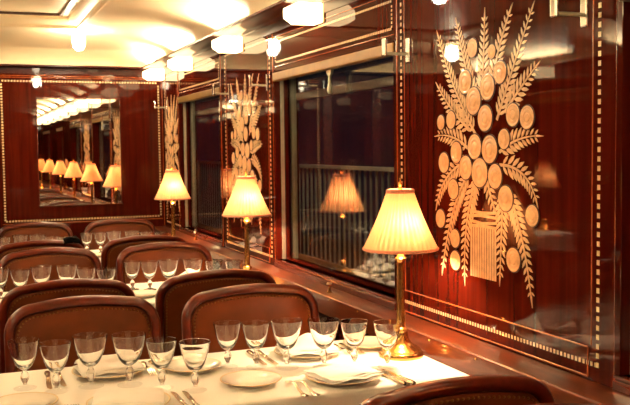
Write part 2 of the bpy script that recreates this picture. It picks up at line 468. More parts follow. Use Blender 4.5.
frieze(5.916, 7.176, W, 1, 'inlaid mahogany frieze above the far window on the right wall')
frieze(.60, 1.936, W, 1, 'inlaid mahogany frieze above the window at the right picture edge')
frieze(3.266, 4.796, LW, -1, 'inlaid mahogany frieze above the middle window of the left wall')
frieze(5.916, 7.176, LW, -1, 'inlaid mahogany frieze above the far window of the left wall')

# windows
def window(name, y0, y1, face, s, full=True):
    f = lambda d: face+s*d
    def bx(m, d0, d1, a, b_, c, e, bev=0): m.box(min(f(d0), f(d1)), max(f(d0), f(d1)), a, b_, c, e, bev)
    m = MB()                                            # mahogany jambs and head, sill
    bx(m, -.004, .14, y0-.012, y0+.014, ZS, ZH, .003); bx(m, -.004, .14, y1-.014, y1+.012, ZS, ZH, .003)
    bx(m, .037, .14, y0, y1, ZH-.02, ZH+.004, .002); bx(m, -.004, .037, y0, y1, ZH-.008, ZH+.004, .002)
    o = m.build(name, M['mahogany'], kind='structure')
    m = MB(); bx(m, -.008, .14, y0-.01, y1+.01, ZS-.012, ZS, .003); bx(m, -.014, .009, y0-.005, y1+.005, ZL+.002, ZS-.012, .004)
    m.build('sill', M['rail'], o)
    m = MB()
    bx(m, .05, .068, y0+.014, y0+.034, ZS, ZH-.02); bx(m, .05, .068, y1-.034, y1-.014, ZS, ZH-.02)
    bx(m, .05, .068, y0+.034, y1-.034, ZS, ZS+.012); bx(m, .05, .068, y0+.034, y1-.034, ZH-.034, ZH-.02)
    m.build('inner_frame', M['mahogany'], o)
    m = MB()                                            # metal channels the sash slides in
    bx(m, .086, .125, y0+.014, y0+.022, ZS, ZH-.02); bx(m, .086, .125, y1-.022, y1-.014, ZS, ZH-.02)
    bx(m, .030, .05, y1-.020, y1-.014, ZS, ZH-.02, .001)
    m.build('metal_channel', M['steel'], o)
    m = MB(); bx(m, -.012, .036, y0+.002, y1-.002, ZH-.055, ZH-.008, .006)
    m.build('brass_valance', M['valance'], o)
    m = MB(); bx(m, .070, .076, y0+.02, y1-.02, ZS+.006, ZH-.03)
    m.build('pane', M['pane'], o)
    m = MB(); bx(m, .126, .14, y0+.014, y1-.014, ZS, ZS+.03); bx(m, .126, .14, y0+.014, y1-.014, 1.74, 1.78)
    m.build('outer_rail', M['groove'], o)
window('window_1', *WIN[0], W, 1); window('window_2', *WIN[1], W, 1); window('window_3', *WIN[2], W, 1); window('window_4', *WIN[3], W, 1); window('window_5', *WIN[4], W, 1)
for k in range(5): window('window_%d' % (6+k), *WIN[k], LW, -1)

# nickel catch hanging from the head of the near window
def catch(loc, label):
    e = empty('window_catch', loc)
    m = MB(); m.prism([(-.032, 0), (.032, 0), (.030, -.014), (.014, -.026), (-.014, -.026), (-.030, -.014)], .012, lambda u, v, w: (w-.006, u, v)); m.build('plate', M['steel'], e)
    m = MB(); m.lathe([(0, -.115), (.010, -.112), (.014, -.098), (.011, -.082), (.008, -.06), (.009, -.03), (.011, -.02), (0, -.019)], 16)
    m.build('handle', M['steel'], e, 50)
    tag(e, label, 'window catch')
catch((W+.022, 4.02, ZH-.056), 'nickel window catch hanging from the brass valance of the near window')

# ------------------------------------------------------------------ end wall
def end_panel():
    x0, x1 = .27, 1.646; xc = (x0+x1)/2
    e = empty('wall_panel', (xc, D, 0)); n = (0, -1, 0)
    MB().box(x0-xc, x1-xc, 0, .0098, .30, 2.118, .002).build('veneer', M['panel'], e)
    m = MB(); a, b_ = .312-xc, 1.618-xc
    dashes(m, (a, 0, 2.055), (b_, 0, 2.055), .014, n, .024); dashes(m, (a, 0, .885), (b_, 0, .885), .014, n, .024)
    dashes(m, (a, 0, .885), (a, 0, 2.055), .014, n, .024); dashes(m, (b_, 0, .885), (b_, 0, 2.055), .014, n, .024)
    m.build('inlay_border', M['ivory'], e)
    m = MB()
    for z in (2.085, 2.10, .86): bead(m, (a-.02, 0, z), (b_+.015, 0, z), .004)
    m.build('bead_moulding', M['bead'], e, 60)
    return tag(e, 'glossy mahogany end wall panel with dotted ivory border around the mirror', 'wall panel')
end_panel()
e = empty('wall_mirror', ((.59+1.275)/2, D-.003, 1.008)); hw = (1.275-.59)/2; hh = .902
MB().box(-hw, hw, -.004, .002, 0, hh, .001).build('mirror_glass', M['mirror'], e)
m = MB()
for a in ((-hw-.009, hw+.009, -.008, .002, -.009, 0), (-hw-.009, hw+.009, -.008, .002, hh, hh+.009), (-hw-.009, -hw, -.008, .002, 0, hh), (hw, hw+.009, -.008, .002, 0, hh)): m.box(*a, .002)
m.build('frame', M['rail'], e)
tag(e, 'tall rectangular mirror in a thin wooden frame on the end wall', 'mirror')
# gangway door left of the end panel, mostly out of frame
m = MB(); m.box(-.24, .16, D-.012, D+.01, .02, 2.02, .004)
d = m.build('door_1', M['panel'], kind='structure')
m = MB(); m.box(-.16, .08, D-.016, D-.010, 1.0, 1.86, .002); m.build('door_pane', M['pane'], d)
m = MB(); m.lathe([(.0, .05), (.016, .048), (.02, .036), (.01, .022), (.008, .008), (.022, .004), (.022, 0), (0, 0)], 20, (.10, 0, 0), 'z')
bmesh.ops.rotate(m.b, cent=(.10, 0, 0), matrix=Matrix.Rotation(PI/2, 3, 'X'), verts=m.b.verts[:])
bmesh.ops.translate(m.b, vec=(0, D-.012, 1.0), verts=m.b.verts[:])
m.build('door_handle', M['brass'], d, 50)
m = MB(); m.box(.17, .262, D-.014, D+.01, 0, 2.11, .004); m.box(-.34, -.25, D-.014, D+.01, 0, 2.11, .004); m.box(-.34, .262, D-.014, D+.01, 2.03, 2.11, .004)
m.build('trim_7', M['rail'], kind='structure')

# ------------------------------------------------------------------ wall lights, hooks, lantern, knobs
def make_sconce():
    e = empty('wall_light')
    # glass block standing out under the cornice, its outer end faceted down to a small tip; origin on the wall face
    def ring(x, wy, h, c):
        return [(x, -wy+c, -h), (x, wy-c, -h), (x, wy, -h+c), (x, wy, h-c), (x, wy-c, h), (x, -wy+c, h), (x, -wy, h-c), (x, -wy, -h+c)]
    m = MB(); m.loft([ring(-.004, .056, .045, .008), ring(-.012, .060, .048, .008), ring(-.128, .060, .048, .008), ring(-.174, .036, .026, .006), ring(-.178, .030, .022, .005)], caps=True)
    m.build('glass_shade', M['sconce'], e)
    m = MB(); m.box(-.006, .0, -.070, .070, -.047, .047, .002); m.build('bracket', M['brass'], e)
    l = bpy.data.lights.new('added_cove_light', 'AREA'); l.shape = 'RECTANGLE'; l.size = .045; l.size_y = .7; l.energy = 5.2; l.color = (1, .84, .60); l.spread = math.radians(140)
    o = bpy.data.objects.new('added_cove_light', l); COL.objects.link(o); o.parent = e; o.location = (-.095, 0, .10); o.rotation_euler = (0, math.radians(180-20), 0)      # unseen light added above the cornice to brighten the ceiling cove
    return e
sc = make_sconce()
spots = [(4.09, 'lit frosted glass wall light above the large near window, nearest of those in view'),
         (5.424, 'lit frosted glass wall light above the middle bouquet panel'),
         (6.727, 'lit frosted glass wall light above the far window'),
         (7.74, 'smallest lit frosted glass wall light in the far corner beside the end wall'),
         (.16, 'lit wall light on the right wall beside the camera, out of frame'),
         (-1.16, 'lit wall light on the right wall, first behind the camera'), (-2.48, 'lit wall light on the right wall, second behind the camera'),
         (-3.8, 'lit wall light on the right wall, third behind the camera'), (-5.12, 'lit wall light on the right wall, fourth behind the camera'),
         (2.80, 'lit frosted glass wall light above the near bouquet panel, out of frame'),
         (1.48, 'lit frosted glass wall light above the rightmost window, out of frame')]
for k, (y, lb) in enumerate(spots):
    o = sc if k == 0 else copy_tree(sc)
    place(o, (W, y, 2.121)); tag(o, lb, 'wall light', 'frosted glass wall lights under the cornice')
for k, y in enumerate((7.74, 6.727, 5.424, 4.09, 2.8, 1.48, .16, -1.16, -2.48, -3.8, -5.12)):
    o = copy_tree(sc); place(o, (LW, y, 2.121), PI)
    tag(o, 'lit wall light on the left wall, %s from the end wall' % ('first', 'second', 'third', 'fourth', 'fifth', 'sixth', 'seventh', 'eighth', 'ninth', 'tenth', 'eleventh')[k], 'wall light', 'frosted glass wall lights on the left wall')

def make_hook():
    e = empty('coat_hook')
    m = MB(); m.box(-.010, 0, -.014, .014, -.035, .062, .004); m.build('wall_plate', M['chrome'], e)
    m = MB(); m.tube([(-.008, 0, 0), (-.108, 0, 0)], .006, 10); m.build('rod', M['steel'], e, 60)
    m = MB(); m.box(-.114, -.102, -.014, .014, -.012, .058, .005); m.build('end_plate', M['chrome'], e)
    return e
hk = make_hook()
hooks = [(3.151, 'nickel coat hook at the top left corner of the near bouquet panel'),
         (2.078, 'nickel coat hook at the top right corner of the near bouquet panel'),
         (4.904, 'nickel coat hook at the right edge of the middle bouquet panel'),
         (5.70, 'nickel coat hook at the left edge of the middle bouquet panel'),
         (7.62, 'small nickel coat hook in the far corner beside the end wall')]
for k, (y, lb) in enumerate(hooks):
    o = hk if k == 0 else copy_tree(hk)
    place(o, (W, y, 1.832)); tag(o, lb, 'coat hook', 'coat hooks on the right wall')

e = empty('ceiling_light', (.86, 7.10, 2.39))
MB().lathe([(0, 0), (.05, 0), (.05, -.008), (.035, -.016), (0, -.016)], 24).build('ceiling_rose', M['brass'], e, 40)
MB().lathe([(.032, -.014), (.046, -.03), (.05, -.07), (.042, -.12), (.025, -.145), (0, -.15)], 24).build('glass_globe', M['lantern'], e, 60)
tag(e, 'small bright glass lantern at the corner of the ceiling moulding', 'ceiling light')
for k, (x, y) in enumerate(((.86, 4.3), (-.86, 7.1), (-.86, 4.3), (-.86, 1.5))):  # extra lanterns added out of frame to brighten the tables from above
    o = copy_tree(e); place(o, (x, y, 2.39))
    tag(o, 'added glass lantern on the %s ceiling moulding, %s from the end wall, out of frame' % ('right' if x > 0 else 'left', ('second', 'first', 'second', 'third')[k]), 'ceiling light')

def knob(loc, label, h):
    e = empty('ledge_knob', loc)
    MB().lathe([(0, 0), (.014, 0), (.014, .004), (.006, .008), (.005, h*.6), (0, h*.6)], 16).build('stem', M['brass'], e, 40)
    MB().lathe([(0, h*.55), (.012, h*.6), (.016, h*.78), (.010, h*.97), (0, h)], 10).build('grip', M['chrome'], e, 20)
    tag(e, label, 'knob')
knob((1.575, 3.82, .7912), 'small nickel window knob on the ledge under the near window', .05)
knob((1.60, 6.49, .7916), 'slim upright brass and nickel knob on the ledge under the far window', .085)

# ------------------------------------------------------------------ chairs
def rr_outline(w, z0, z1, r, arch, n=8):
    """rounded outline, open at the bottom corners (square), from bottom left round the top to bottom right"""
    pts = [(-w, z0), (-w, (z0+z1)/2)]
    for k in range(n+1):
        a = PI-k*PI/2/n
        pts.append((-w+r+r*math.cos(a), z1-r+r*math.sin(a)))
    for k in range(1, 8):
        x = -w+r+(2*w-2*r)*k/8; pts.append((x, z1+arch*(1-(x/(w-r))**2)))
    for k in range(n+1):
        a = PI/2-k*PI/2/n
        pts.append((w-r+r*math.cos(a), z1-r+r*math.sin(a)))
    pts += [(w, (z0+z1)/2), (w, z0)]
    return pts
def make_chair():
    """faces -Y in its own frame; origin on the floor under the middle of the back"""
    e = empty('dining_chair')
    rake = .13
    yy = lambda z, d: d+(z-.45)*rake-.06
    hw, z0, z1, R = .291, .40, .895, .112
    out = rr_outline(hw, z0, z1, R, .016)
    inn = rr_outline(hw-.036, z0+.06, z1-.036, R-.03, .015)
    lea = rr_outline(hw-.034, z0+.058, z1-.034, R-.028, .015)
    m = MB()
    def sec(o, i):
        (xo, zo), (xi, zi) = o, i; mx, mz = (xo+xi)/2, (zo+zi)/2
        return [(xo, yy(zo, -.012), zo), (xo*.8+xi*.2, yy(zo, -.023), zo*.8+zi*.2), (mx, yy(mz, -.027), mz), (xo*.2+xi*.8, yy(zi, -.024), zo*.2+zi*.8), (xi, yy(zi, -.012), zi),
                (xi, yy(zi, .012), zi), (xo*.2+xi*.8, yy(zi, .024), zo*.2+zi*.8), (mx, yy(mz, .027), mz), (xo*.8+xi*.2, yy(zo, .023), zo*.8+zi*.2), (xo, yy(zo, .012), zo)]
    m.loft([sec(o, i) for o, i in zip(out, inn)], caps=True)
    m.box(-hw+.004, hw-.004, yy(.43, -.02), yy(.43, .02), z0, z0+.062, .006)
    m.build('back_frame', M['chair_wood'], e, 50)
    def pad(name, sg, bulge):
        m = MB(); b = m.b
        cx, cz = 0, (z0+z1)/2+.03
        base = lea; prev = None
        for q, h in ((1, .006), (.97, .016), (.92, .018), (.80, .018+bulge*.55), (.6, .018+bulge*.85), (.3, .018+bulge), (.05, .018+bulge)):
            ring = [b.verts.new((cx+(x-cx)*q, yy(cz+(z-cz)*q, sg*h), cz+(z-cz)*q)) for x, z in base]
            n = len(ring)
            if prev:
                for k in range(n): b.faces.new((prev[k], prev[(k+1) % n], ring[(k+1) % n], ring[k]))
            prev = ring
        b.faces.new(prev)
        return m.build(name, M['leather'], e, 70)
    f = pad('backrest', -1, .016); g = pad('rear_upholstery', 1, .004)
    for par, sg in ((f, -1), (g, 1)):
        m = MB(); nl = rr_outline(hw-.047, z0+.07, z1-.047, R-.04, .015, 14)
        pts = [Vector(p) for p in nl]; acc = 0; pos = []
        for a, b_ in zip(pts, pts[1:]):
            L = (b_-a).length; t = -acc
            while t+.0145 <= L:
                t += .0145; pos.append(a+(b_-a)*(t/L))
            acc = L-t
        for q in pos:
            m.lathe([(.0042, .0), (.0034, .0022), (0, .0034)], 6, (q.x, yy(q.y, sg*.0175), q.y), 'y')
            if sg < 0:
                for v in m.b.verts[-13:]: v.co.y = 2*yy(q.y, sg*.0175)-v.co.y
        m.build('nailhead_trim', M['nail'], par, 80)
    # seat and frame
    m = MB(); secs = []
    for z, q in ((.385, .98), (.40, 1), (.445, 1), (.462, .97), (.47, .88), (.474, .5)):
        w, dpt = .265*q, .225*q
        secs.append([(w*sx*cx, -.30+dpt*sy*cy, z) for sx, sy, cx, cy in ((-1, -1, 1, .86), (-1, -1, .86, 1), (1, -1, .86, 1), (1, -1, 1, .86), (1, 1, 1, .86), (1, 1, .86, 1), (-1, 1, .86, 1), (-1, 1, 1, .86))])
    m.loft(secs, caps=True); m.build('seat', M['leather'], e, 60)
    m = MB(); m.box(-.272, .272, -.53, -.505, .33, .388, .006); m.box(-.272, .272, -.07, -.045, .33, .388, .006)
    m.box(-.272, -.248, -.505, -.07, .33, .388, .005); m.box(.248, .272, -.505, -.07, .33, .388, .005)
    m.build('seat_rail', M['chair_wood'], e)
    for sx in (-1, 1):
        m = MB(); x = sx*.25
        m.loft([[(x-r, -.51-r, z), (x+r, -.51-r, z), (x+r, -.51+r, z), (x-r, -.51+r, z)] for z, r in ((0, .013), (.2, .018), (.385, .022))], caps=True)
        m.build('leg', M['chair_wood'], e)
        m = MB(); x = sx*.262
        m.loft([[(x-r, y-r, z), (x+r, y-r, z), (x+r, y+r, z), (x-r, y+r, z)] for z, r, y in ((0, .014, .03), (.2, .018, -.03), (.41, .021, -.062))], caps=True)
        m.build('leg', M['chair_wood'], e)
    return e
chair = make_chair(); first = [True]
def put_chair(x, y, rz, label, rows, sz=1):
    o = chair if first[0] else copy_tree(chair); first[0] = False
    place(o, (x, y, 0), rz); o.scale = (1, 1, sz)
    return tag(o, label, 'chair', rows)
XL, XR = .41, 1.08
G = 'brown leather dining chairs'
NM = ['nearest', 'middle', 'farthest']
for k in range(3):
    c = TC[k]; nm = NM[k]
    for x, sd in ((XL, 'left'), (XR, 'right')):
        if k == 2: lb = 'brown leather chair against the end wall, %s' % ('left one under the mirror' if sd == 'left' else 'right one behind the far lamp')
        else: lb = 'brown leather chair facing us across the %s table, %s one of the pair' % (nm, sd)
        put_chair(x+(0, .035, .10)[k], c+.66 if k < 2 else c+.85, 0, lb, G)
    if k > 0:
        for x, sd in ((XL, 'left'), (XR, 'right')):
            put_chair(x+.02*k-.02, c-.70, PI, 'brown leather chair seen from behind, tucked under near side of the %s table, %s one' % (nm, sd), G)
for x, sd in ((XR, 'right'), (XL, 'left')):
    put_chair(x, 1.83, PI, 'wooden chair back rising at the bottom right, its leather back to us, nearest table' if sd == 'right' else 'leather chair at the near side of the nearest table, left one, below the frame', G)
    put_chair(x, 1.57, 0, 'closest chair back of all, cut off along the bottom right edge of the picture' if sd == 'right' else 'leather chair behind the nearest left chair, below the frame', G)

# ------------------------------------------------------------------ tables and cloths
def make_table(w, d):
    e = empty('dining_table')
    MB().box(-w/2, w/2, -d/2, d/2, .69, .7165, .006).build('tabletop', M['rail'], e)
    for sx in (-1, 1):
        for sy in (-1, 1):
            m = MB(); x, y = sx*(w/2-.07), sy*(d/2-.07)
            m.loft([[(x-r, y-r, z), (x+r, y-r, z), (x+r, y+r, z), (x-r, y+r, z)] for z, r in ((0, .018), (.60, .026), (.69, .026))], caps=True)
            m.build('leg', M['rail'], e)
    return e
def make_cloth(w, d, drop, seed):
    rnd = random.Random(seed); m = MB(); b = m.b
    hw, hd, r = w/2, d/2, .012
    # perimeter points
    per = []
    nx, ny = 56, 28
    for i in range(nx): per.append((-hw+w*i/nx, -hd, 0, -1))
    for i in range(ny): per.append((hw, -hd+d*i/ny, 1, 0))
    for i in range(nx): per.append((hw-w*i/nx, hd, 0, 1))
    for i in range(ny): per.append((-hw, hd-d*i/ny, -1, 0))
    n = len(per); ph = rnd.random()*6
    rings = []
    for off, z, wv in ((-.02, 0, 0), (-.008, -.0006, 0), (-.002, -.003, 0), (.002, -.009, 0), (.004, -.02, .1), (.006, -.06, .4), (.008, -.12, .75), (.010, -drop, 1)):
        ring = []
        for i, (x, y, ax, ay) in enumerate(per):
            if ax == 0:                                  # ease the corners
                s = x
            else: s = y
            corner = abs(x) > hw-1e-6 and abs(y) > hd-1e-6
            o = off+wv*(.007*math.sin(i*.55+ph)+.005*math.sin(i*.23+2*ph)+.007)*(0 if x > hw-.06 else 1)
            dx, dy = ax, ay
            if corner: dx, dy = math.copysign(.75, x), math.copysign(.75, y)
            ring.append(b.verts.new((x+dx*o, y+dy*o, z)))
        rings.append(ring)
    for A, B in zip(rings, rings[1:]):
        for k in range(n): b.faces.new((A[k], A[(k+1) % n], B[(k+1) % n], B[k]))
    b.faces.new(rings[0])
    bmesh.ops.recalc_face_normals(b, faces=b.faces[:])
    return m.build('tablecloth', M['cloth'], None, 60)
TX0, TX1, TD = .035, 1.520, .676
tcx, tw = (TX0+TX1)/2, TX1-TX0
tab = make_table(tw-.016, TD-.016)
def put_table(k, x, y, lb, lc, t, g, gc, seed, w):
    place(t, (x, y, 0)); tag(t, lb, 'table', g)
    c = make_cloth(w, TD, .19, seed); c.location = (x, y, TBL); tag(c, lc, 'tablecloth', gc)
for k in range(3):
    put_table(k, tcx, TC[k], 'dining table for four under the white cloth of the %s setting' % NM[k],
              'white linen cloth on the %s table' % NM[k], tab if k == 0 else copy_tree(tab), 'tables along the right wall', 'white cloths on the right-hand tables', k+3, tw)
put_table(3, tcx, ZT, 'dining table beside the camera, out of frame', 'white linen cloth on the table beside the camera', copy_tree(tab), 'tables along the right wall', 'white cloths on the right-hand tables', 9, tw)
for q, (nm2, sd) in enumerate((('first', 31), ('second', 32))):
    put_table(4, tcx, ZT-1.8484*(q+1), 'dining table behind the camera on the right, %s one' % nm2, 'white linen cloth on the %s table behind the camera' % nm2, copy_tree(tab), 'tables along the right wall', 'white cloths on the right-hand tables', sd, tw)
lt = make_table(.604, TD-.016)
LTX = LW+.138+.31
for k, y in enumerate([TC[2], TC[1], TC[0]]):
    o = lt if k == 0 else copy_tree(lt)
    put_table(k, LTX, y, 'small table for two at the left wall, level with the %s right table' % NM[2-k], 'white cloth on the small left table level with the %s right table' % NM[2-k], o, 'small tables along the left wall', 'white cloths on the left-hand tables', 20+k, .62)

# ------------------------------------------------------------------ table lamps
def make_lamp():
    e = empty('table_lamp')
    prof = [(0, 0), (.079, 0), (.080, .006), (.079, .014), (.074, .019), (.071, .02), (.071, .026), (.062, .033), (.05, .039), (.036, .05), (.027, .066), (.023, .085), (.023, .092), (.026, .096), (.022, .102), (.014, .108), (0, .108)]
    MB().lathe(prof, 40).build('base', M['brass'], e, 40)
    fl = lambda a, k: .06*math.cos(10*a)
    prof = [(.016, .104), (.015, .12), (.0145, .20), (.0125, .335), (.0135, .34), (.018, .345), (.019, .352), (.0125, .358), (.012, .385), (.016, .39), (.017, .398), (.010, .404), (.009, .43), (0, .43)]
    MB().lathe(prof, 40, ripple=lambda a, k: fl(a, k) if k in (1, 2, 3) else 0).build('column', M['brass'], e, 50)
    # pleated shade
    n = 288; zb, zt = .386, .592; rb, rt = .131, .046
    m = MB(); b = m.b; rnd = random.Random(3)
    ph = [rnd.uniform(-.25, .25) for _ in range(n)]
    rings = []
    for k in range(15):
        t = k/14; z = zb+(zt-zb)*t; r = rb+(rt-rb)*(t*.93+.07*t*t*1.0)
        r -= .006*math.sin(PI*t)
        ring = []
        for i in range(n):
            a = 2*PI*i/n
            q = r*(1+.020*math.sin(38*a))
            ring.append(b.verts.new((q*math.cos(a), q*math.sin(a), z)))
        rings.append(ring)
    for A, B in zip(rings, rings[1:]):
        for i in range(n): b.faces.new((A[i], A[(i+1) % n], B[(i+1) % n], B[i]))
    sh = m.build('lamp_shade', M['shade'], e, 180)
    for z, r, h in ((zb, rb+.0015, .0055), (zt-.003, rt+.0015, .009)):
        m = MB()
        m.lathe([(r-.002, z-h), (r+.0022, z-h*.6), (r+.003, z), (r+.0018, z+h*.7), (r-.001, z+h), (r-.003, z)], 56, closed=True, ripple=lambda a, k: .006*math.cos(56*a/2))
        m.build('braid_trim', M['trim'], sh, 60)
    m = MB(); m.tube([(0, 0, .43), (0, 0, .60)], .0025, 8)
    for a in (0, 2.094, 4.189): m.tube([(0, 0, .585), (rt*math.cos(a), rt*math.sin(a), .588)], .0018, 6)
    m.lathe([(0, .594), (.007, .596), (.008, .602), (.004, .606), (.007, .612), (.008, .617), (.005, .623), (.0025, .627), (.004, .631), (.003, .636), (0, .638)], 16)
    m.build('finial', M['brass'], e, 50)
    m = MB(); m.lathe([(0, .43), (.012, .432), (.022, .45), (.0255, .468), (.022, .487), (.012, .498), (0, .50)], 20)
    m.build('bulb', M['bulb'], e, 180)
    return e
def lamp_light(e, power):
    l = bpy.data.lights.new('bulb_light', 'POINT'); l.energy = power; l.color = (1, .77, .50); l.shadow_soft_size = .03
    o = bpy.data.objects.new('bulb_light', l); COL.objects.link(o); o.parent = e; o.location = (.0, -.034, .47)
    l.use_shadow = True
    return o
LAMP_P = 14
lamp = make_lamp()
lamps = [(1.436, TC[0], 'pleated cream shade brass table lamp on the nearest table, largest lamp'),
         (1.436, TC[1], 'pleated cream shade brass table lamp on the middle table before the bouquet panel'),
         (1.436, TC[2], 'pleated cream shade brass table lamp on the farthest table, smallest lamp'),
         (1.436, ZT, 'brass table lamp on the table beside the camera, out of frame'),
         (1.436, ZT-1.8484, 'brass table lamp on the first table behind the camera'), (1.436, ZT-3.6968, 'brass table lamp on the second table behind the camera'),
         (-1.436, TC[2], 'brass table lamp on the left wall table level with the farthest right table'),
         (-1.436, TC[1], 'brass table lamp on the left wall table level with the middle right table'),
         (-1.436, TC[0], 'brass table lamp on the left wall table level with the nearest right table')]
ll = []
for k, (x, y, lb) in enumerate(lamps):
    o = lamp if k == 0 else copy_tree(lamp)
    place(o, (x, y, TBL)); tag(o, lb, 'table lamp', 'brass table lamps with pleated shades'); ll.append(o)
for o in ll: lamp_light(o, LAMP_P)

# ------------------------------------------------------------------ glassware
def goblet_profiles(h, rim):
    s = h/.172; q = rim/.049
    foot = [(0, .0), (.035, 0), (.0365, .0015), (.034, .0035), (.022, .0065), (.012, .0105), (.0065, .016), (0, .016)]
    stem = [(0, .0155), (.0062, .0155), (.0066, .021), (.0105, .029), (.0128, .038), (.0126, .046), (.0095, .055), (.0066, .061), (.0072, .067), (0, .067)]
    bo = [(0, .0665), (.0075, .0665), (.0135, .0705), (.022, .0785), (.0298, .092), (.0367, .112), (.0425, .136), (.0468, .157), (.04905, .1705), (.0492, .1715)]
    bi = [(.0489, .172), (.0486, .172), (.0483, .1715), (.0480, .1705), (.0453, .157), (.0406, .136), (.0345, .1135), (.0268, .0950), (.0180, .0835), (.0095, .0785), (0, .0770)]
    f = lambda P: [(r*q, z*s) for r, z in P]
    return f(foot), f(stem), f(bo+bi)
fac = lambda a, k: .07*math.cos(6*a) if 2 <= k <= 7 else 0
def make_goblet(h, rim, name, parts=True):
    foot, stem, bowl = goblet_profiles(h, rim)
    if parts:
        e = empty(name)
        MB().lathe(bowl, 40).build('bowl', M['goblet'], e, 30)
        MB().lathe(stem, 24, ripple=fac).build('stem', M['stem'], e, 40)
        MB().lathe(foot, 32).build('foot', M['foot'], e, 35)
        return e
    pr = foot[:-1]+stem[2:-1]+bowl[2:]
    return MB().lathe(pr, 28).build(name, M['goblet'], None, 30)
big = make_goblet(.163, .0545, 'water_goblet'); small = make_goblet(.154, .0482, 'wine_glass')
bigf = make_goblet(.163, .0545, 'water_goblet', False); smallf = make_goblet(.154, .0482, 'wine_glass', False)
GP = [(.158, 2.912, 0), (.246, 2.830, 0), (.354, 2.850, 1), (.470, 2.816, 1), (.557, 2.735, 0), (.646, 2.665, 0),
      (.821, 2.913, 0), (.909, 2.870, 0), (1.002, 2.816, 1), (1.122, 2.777, 1), (1.226, 2.755, 0), (1.320, 2.690, 0)]
ORD = ['leftmost', 'second', 'third', 'fourth', 'fifth', 'sixth', 'seventh', 'eighth', 'ninth', 'tenth', 'eleventh', 'rightmost']
used = set()
for k in range(3):
    for i, (x, y, bg) in enumerate(GP):
        src = (big if bg else small) if k == 0 else (bigf if bg else smallf)
        o = src if src.name not in used else copy_tree(src); used.add(src.name)
        jit = random.Random(100*k+i); dx, dy = (jit.uniform(-.004, .004), jit.uniform(-.004, .004)) if k else (0, 0)
        place(o, (x+dx, y+TC[k]-TC[0]+dy, TBL+.0003), 0)
        pos = ORD[i] if i in (0, 11) else ORD[i]+' from the left'
        tag(o, '%s, %s in the row on the %s table' % ('large crystal goblet' if bg else 'small crystal wine glass', pos, NM[k]),
            'glass', 'stemmed glasses on the %s table' % NM[k])

# ------------------------------------------------------------------ china
def make_plate(r, name):
    e = empty(name)
    pr = [(0, .003), (r*.56, .003), (r*.60, .0), (r*.64, .0), (r*.66, .004), (r*.82, .011), (r*.985, .0165), (r, .0178), (r*.99, .0195), (r*.80, .0145), (r*.68, .0085), (r*.62, .0062), (0, .006)]
    MB().lathe(pr, 56).build('dish', M['china'], e, 50)
    m = MB(); m.lathe([(r*.955, .0188), (r*.985, .0198), (r*.9995, .0196), (r*1.003, .0175), (r*.99, .0160), (r*.96, .0175)], 56, closed=True)
    m.build('gilt_rim', M['gold'], e, 60)
    return e
dp = make_plate(.121, 'dinner_plate'); bp = make_plate(.098, 'bread_plate')
DP = [(1.113, 2.592, 'near right'), (1.135, 2.968, 'far right'), (.430, 2.985, 'far left'), (.425, 2.575, 'near left')]
BP = [(.828, 2.672, 'near right'), (1.392, 2.995, 'far right'), (.700, 2.925, 'far left'), (.140, 2.69, 'near left')]
def napkin(kind):
    e = MB(); b = e.b
    # three stacked layers of folded linen with soft edges
    nx, ny = 22, 16
    for lay, (w, d, ox, oy, rz) in enumerate(((.205, .165, 0, 0, 0), (.198, .158, .003, .003, .02), (.192, .15, -.002, .006, -.03))):
        T = {}
        rot = Matrix.Rotation(rz, 2)
        for i in range(nx+1):
            for j in range(ny+1):
                u, v = i/nx-.5, j/ny-.5
                p = rot @ Vector((u*w+ox, v*d+oy))
                h = .0042*lay+.0014*math.sin(7*u+lay*2)*math.cos(5*v)
                ed = max(abs(u), abs(v))*2
                h -= .004*max(0, ed-.75)/.25
                h += .004*noise.noise(Vector((u*4, v*4, lay*3.1)))
                if kind == 'peak' and lay > 0:
                    h += (.024+.005*lay)*math.exp(-((v-.10)/.26)**2-((u-.04)/.34)**2)*(1+.25*math.sin(9*u+1))
                if kind == 'roll' and lay > 0: h += .018*math.exp(-((v-.25)/.18)**2)
                for sd in (0, 1): T[i, j, sd] = b.verts.new((p.x, p.y, h+.0055+(.0032 if sd else 0)*(1 if ed < .999 else .4)))
        for i in range(nx):
            for j in range(ny):
                b.faces.new((T[i, j, 1], T[i+1, j, 1], T[i+1, j+1, 1], T[i, j+1, 1])); b.faces.new((T[i, j, 0], T[i, j+1, 0], T[i+1, j+1, 0], T[i+1, j, 0]))
        for i in range(nx):
            for j in (0, ny): b.faces.new((T[i, j, 0], T[i+1, j, 0], T[i+1, j, 1], T[i, j, 1]))
        for j in range(ny):
            for i in (0, nx): b.faces.new((T[i, j, 0], T[i, j+1, 0], T[i, j+1, 1], T[i, j, 1]))
    return e.build('napkin', M['napkin'], None, 60)
naps = {'flat': napkin('flat'), 'peak': napkin('peak'), 'roll': napkin('roll')}
nused = set(); dfirst = True; bfirst = True
NK = ['flat', 'peak', 'roll', 'flat']
NR = [.25, -.12, .1, -.2]
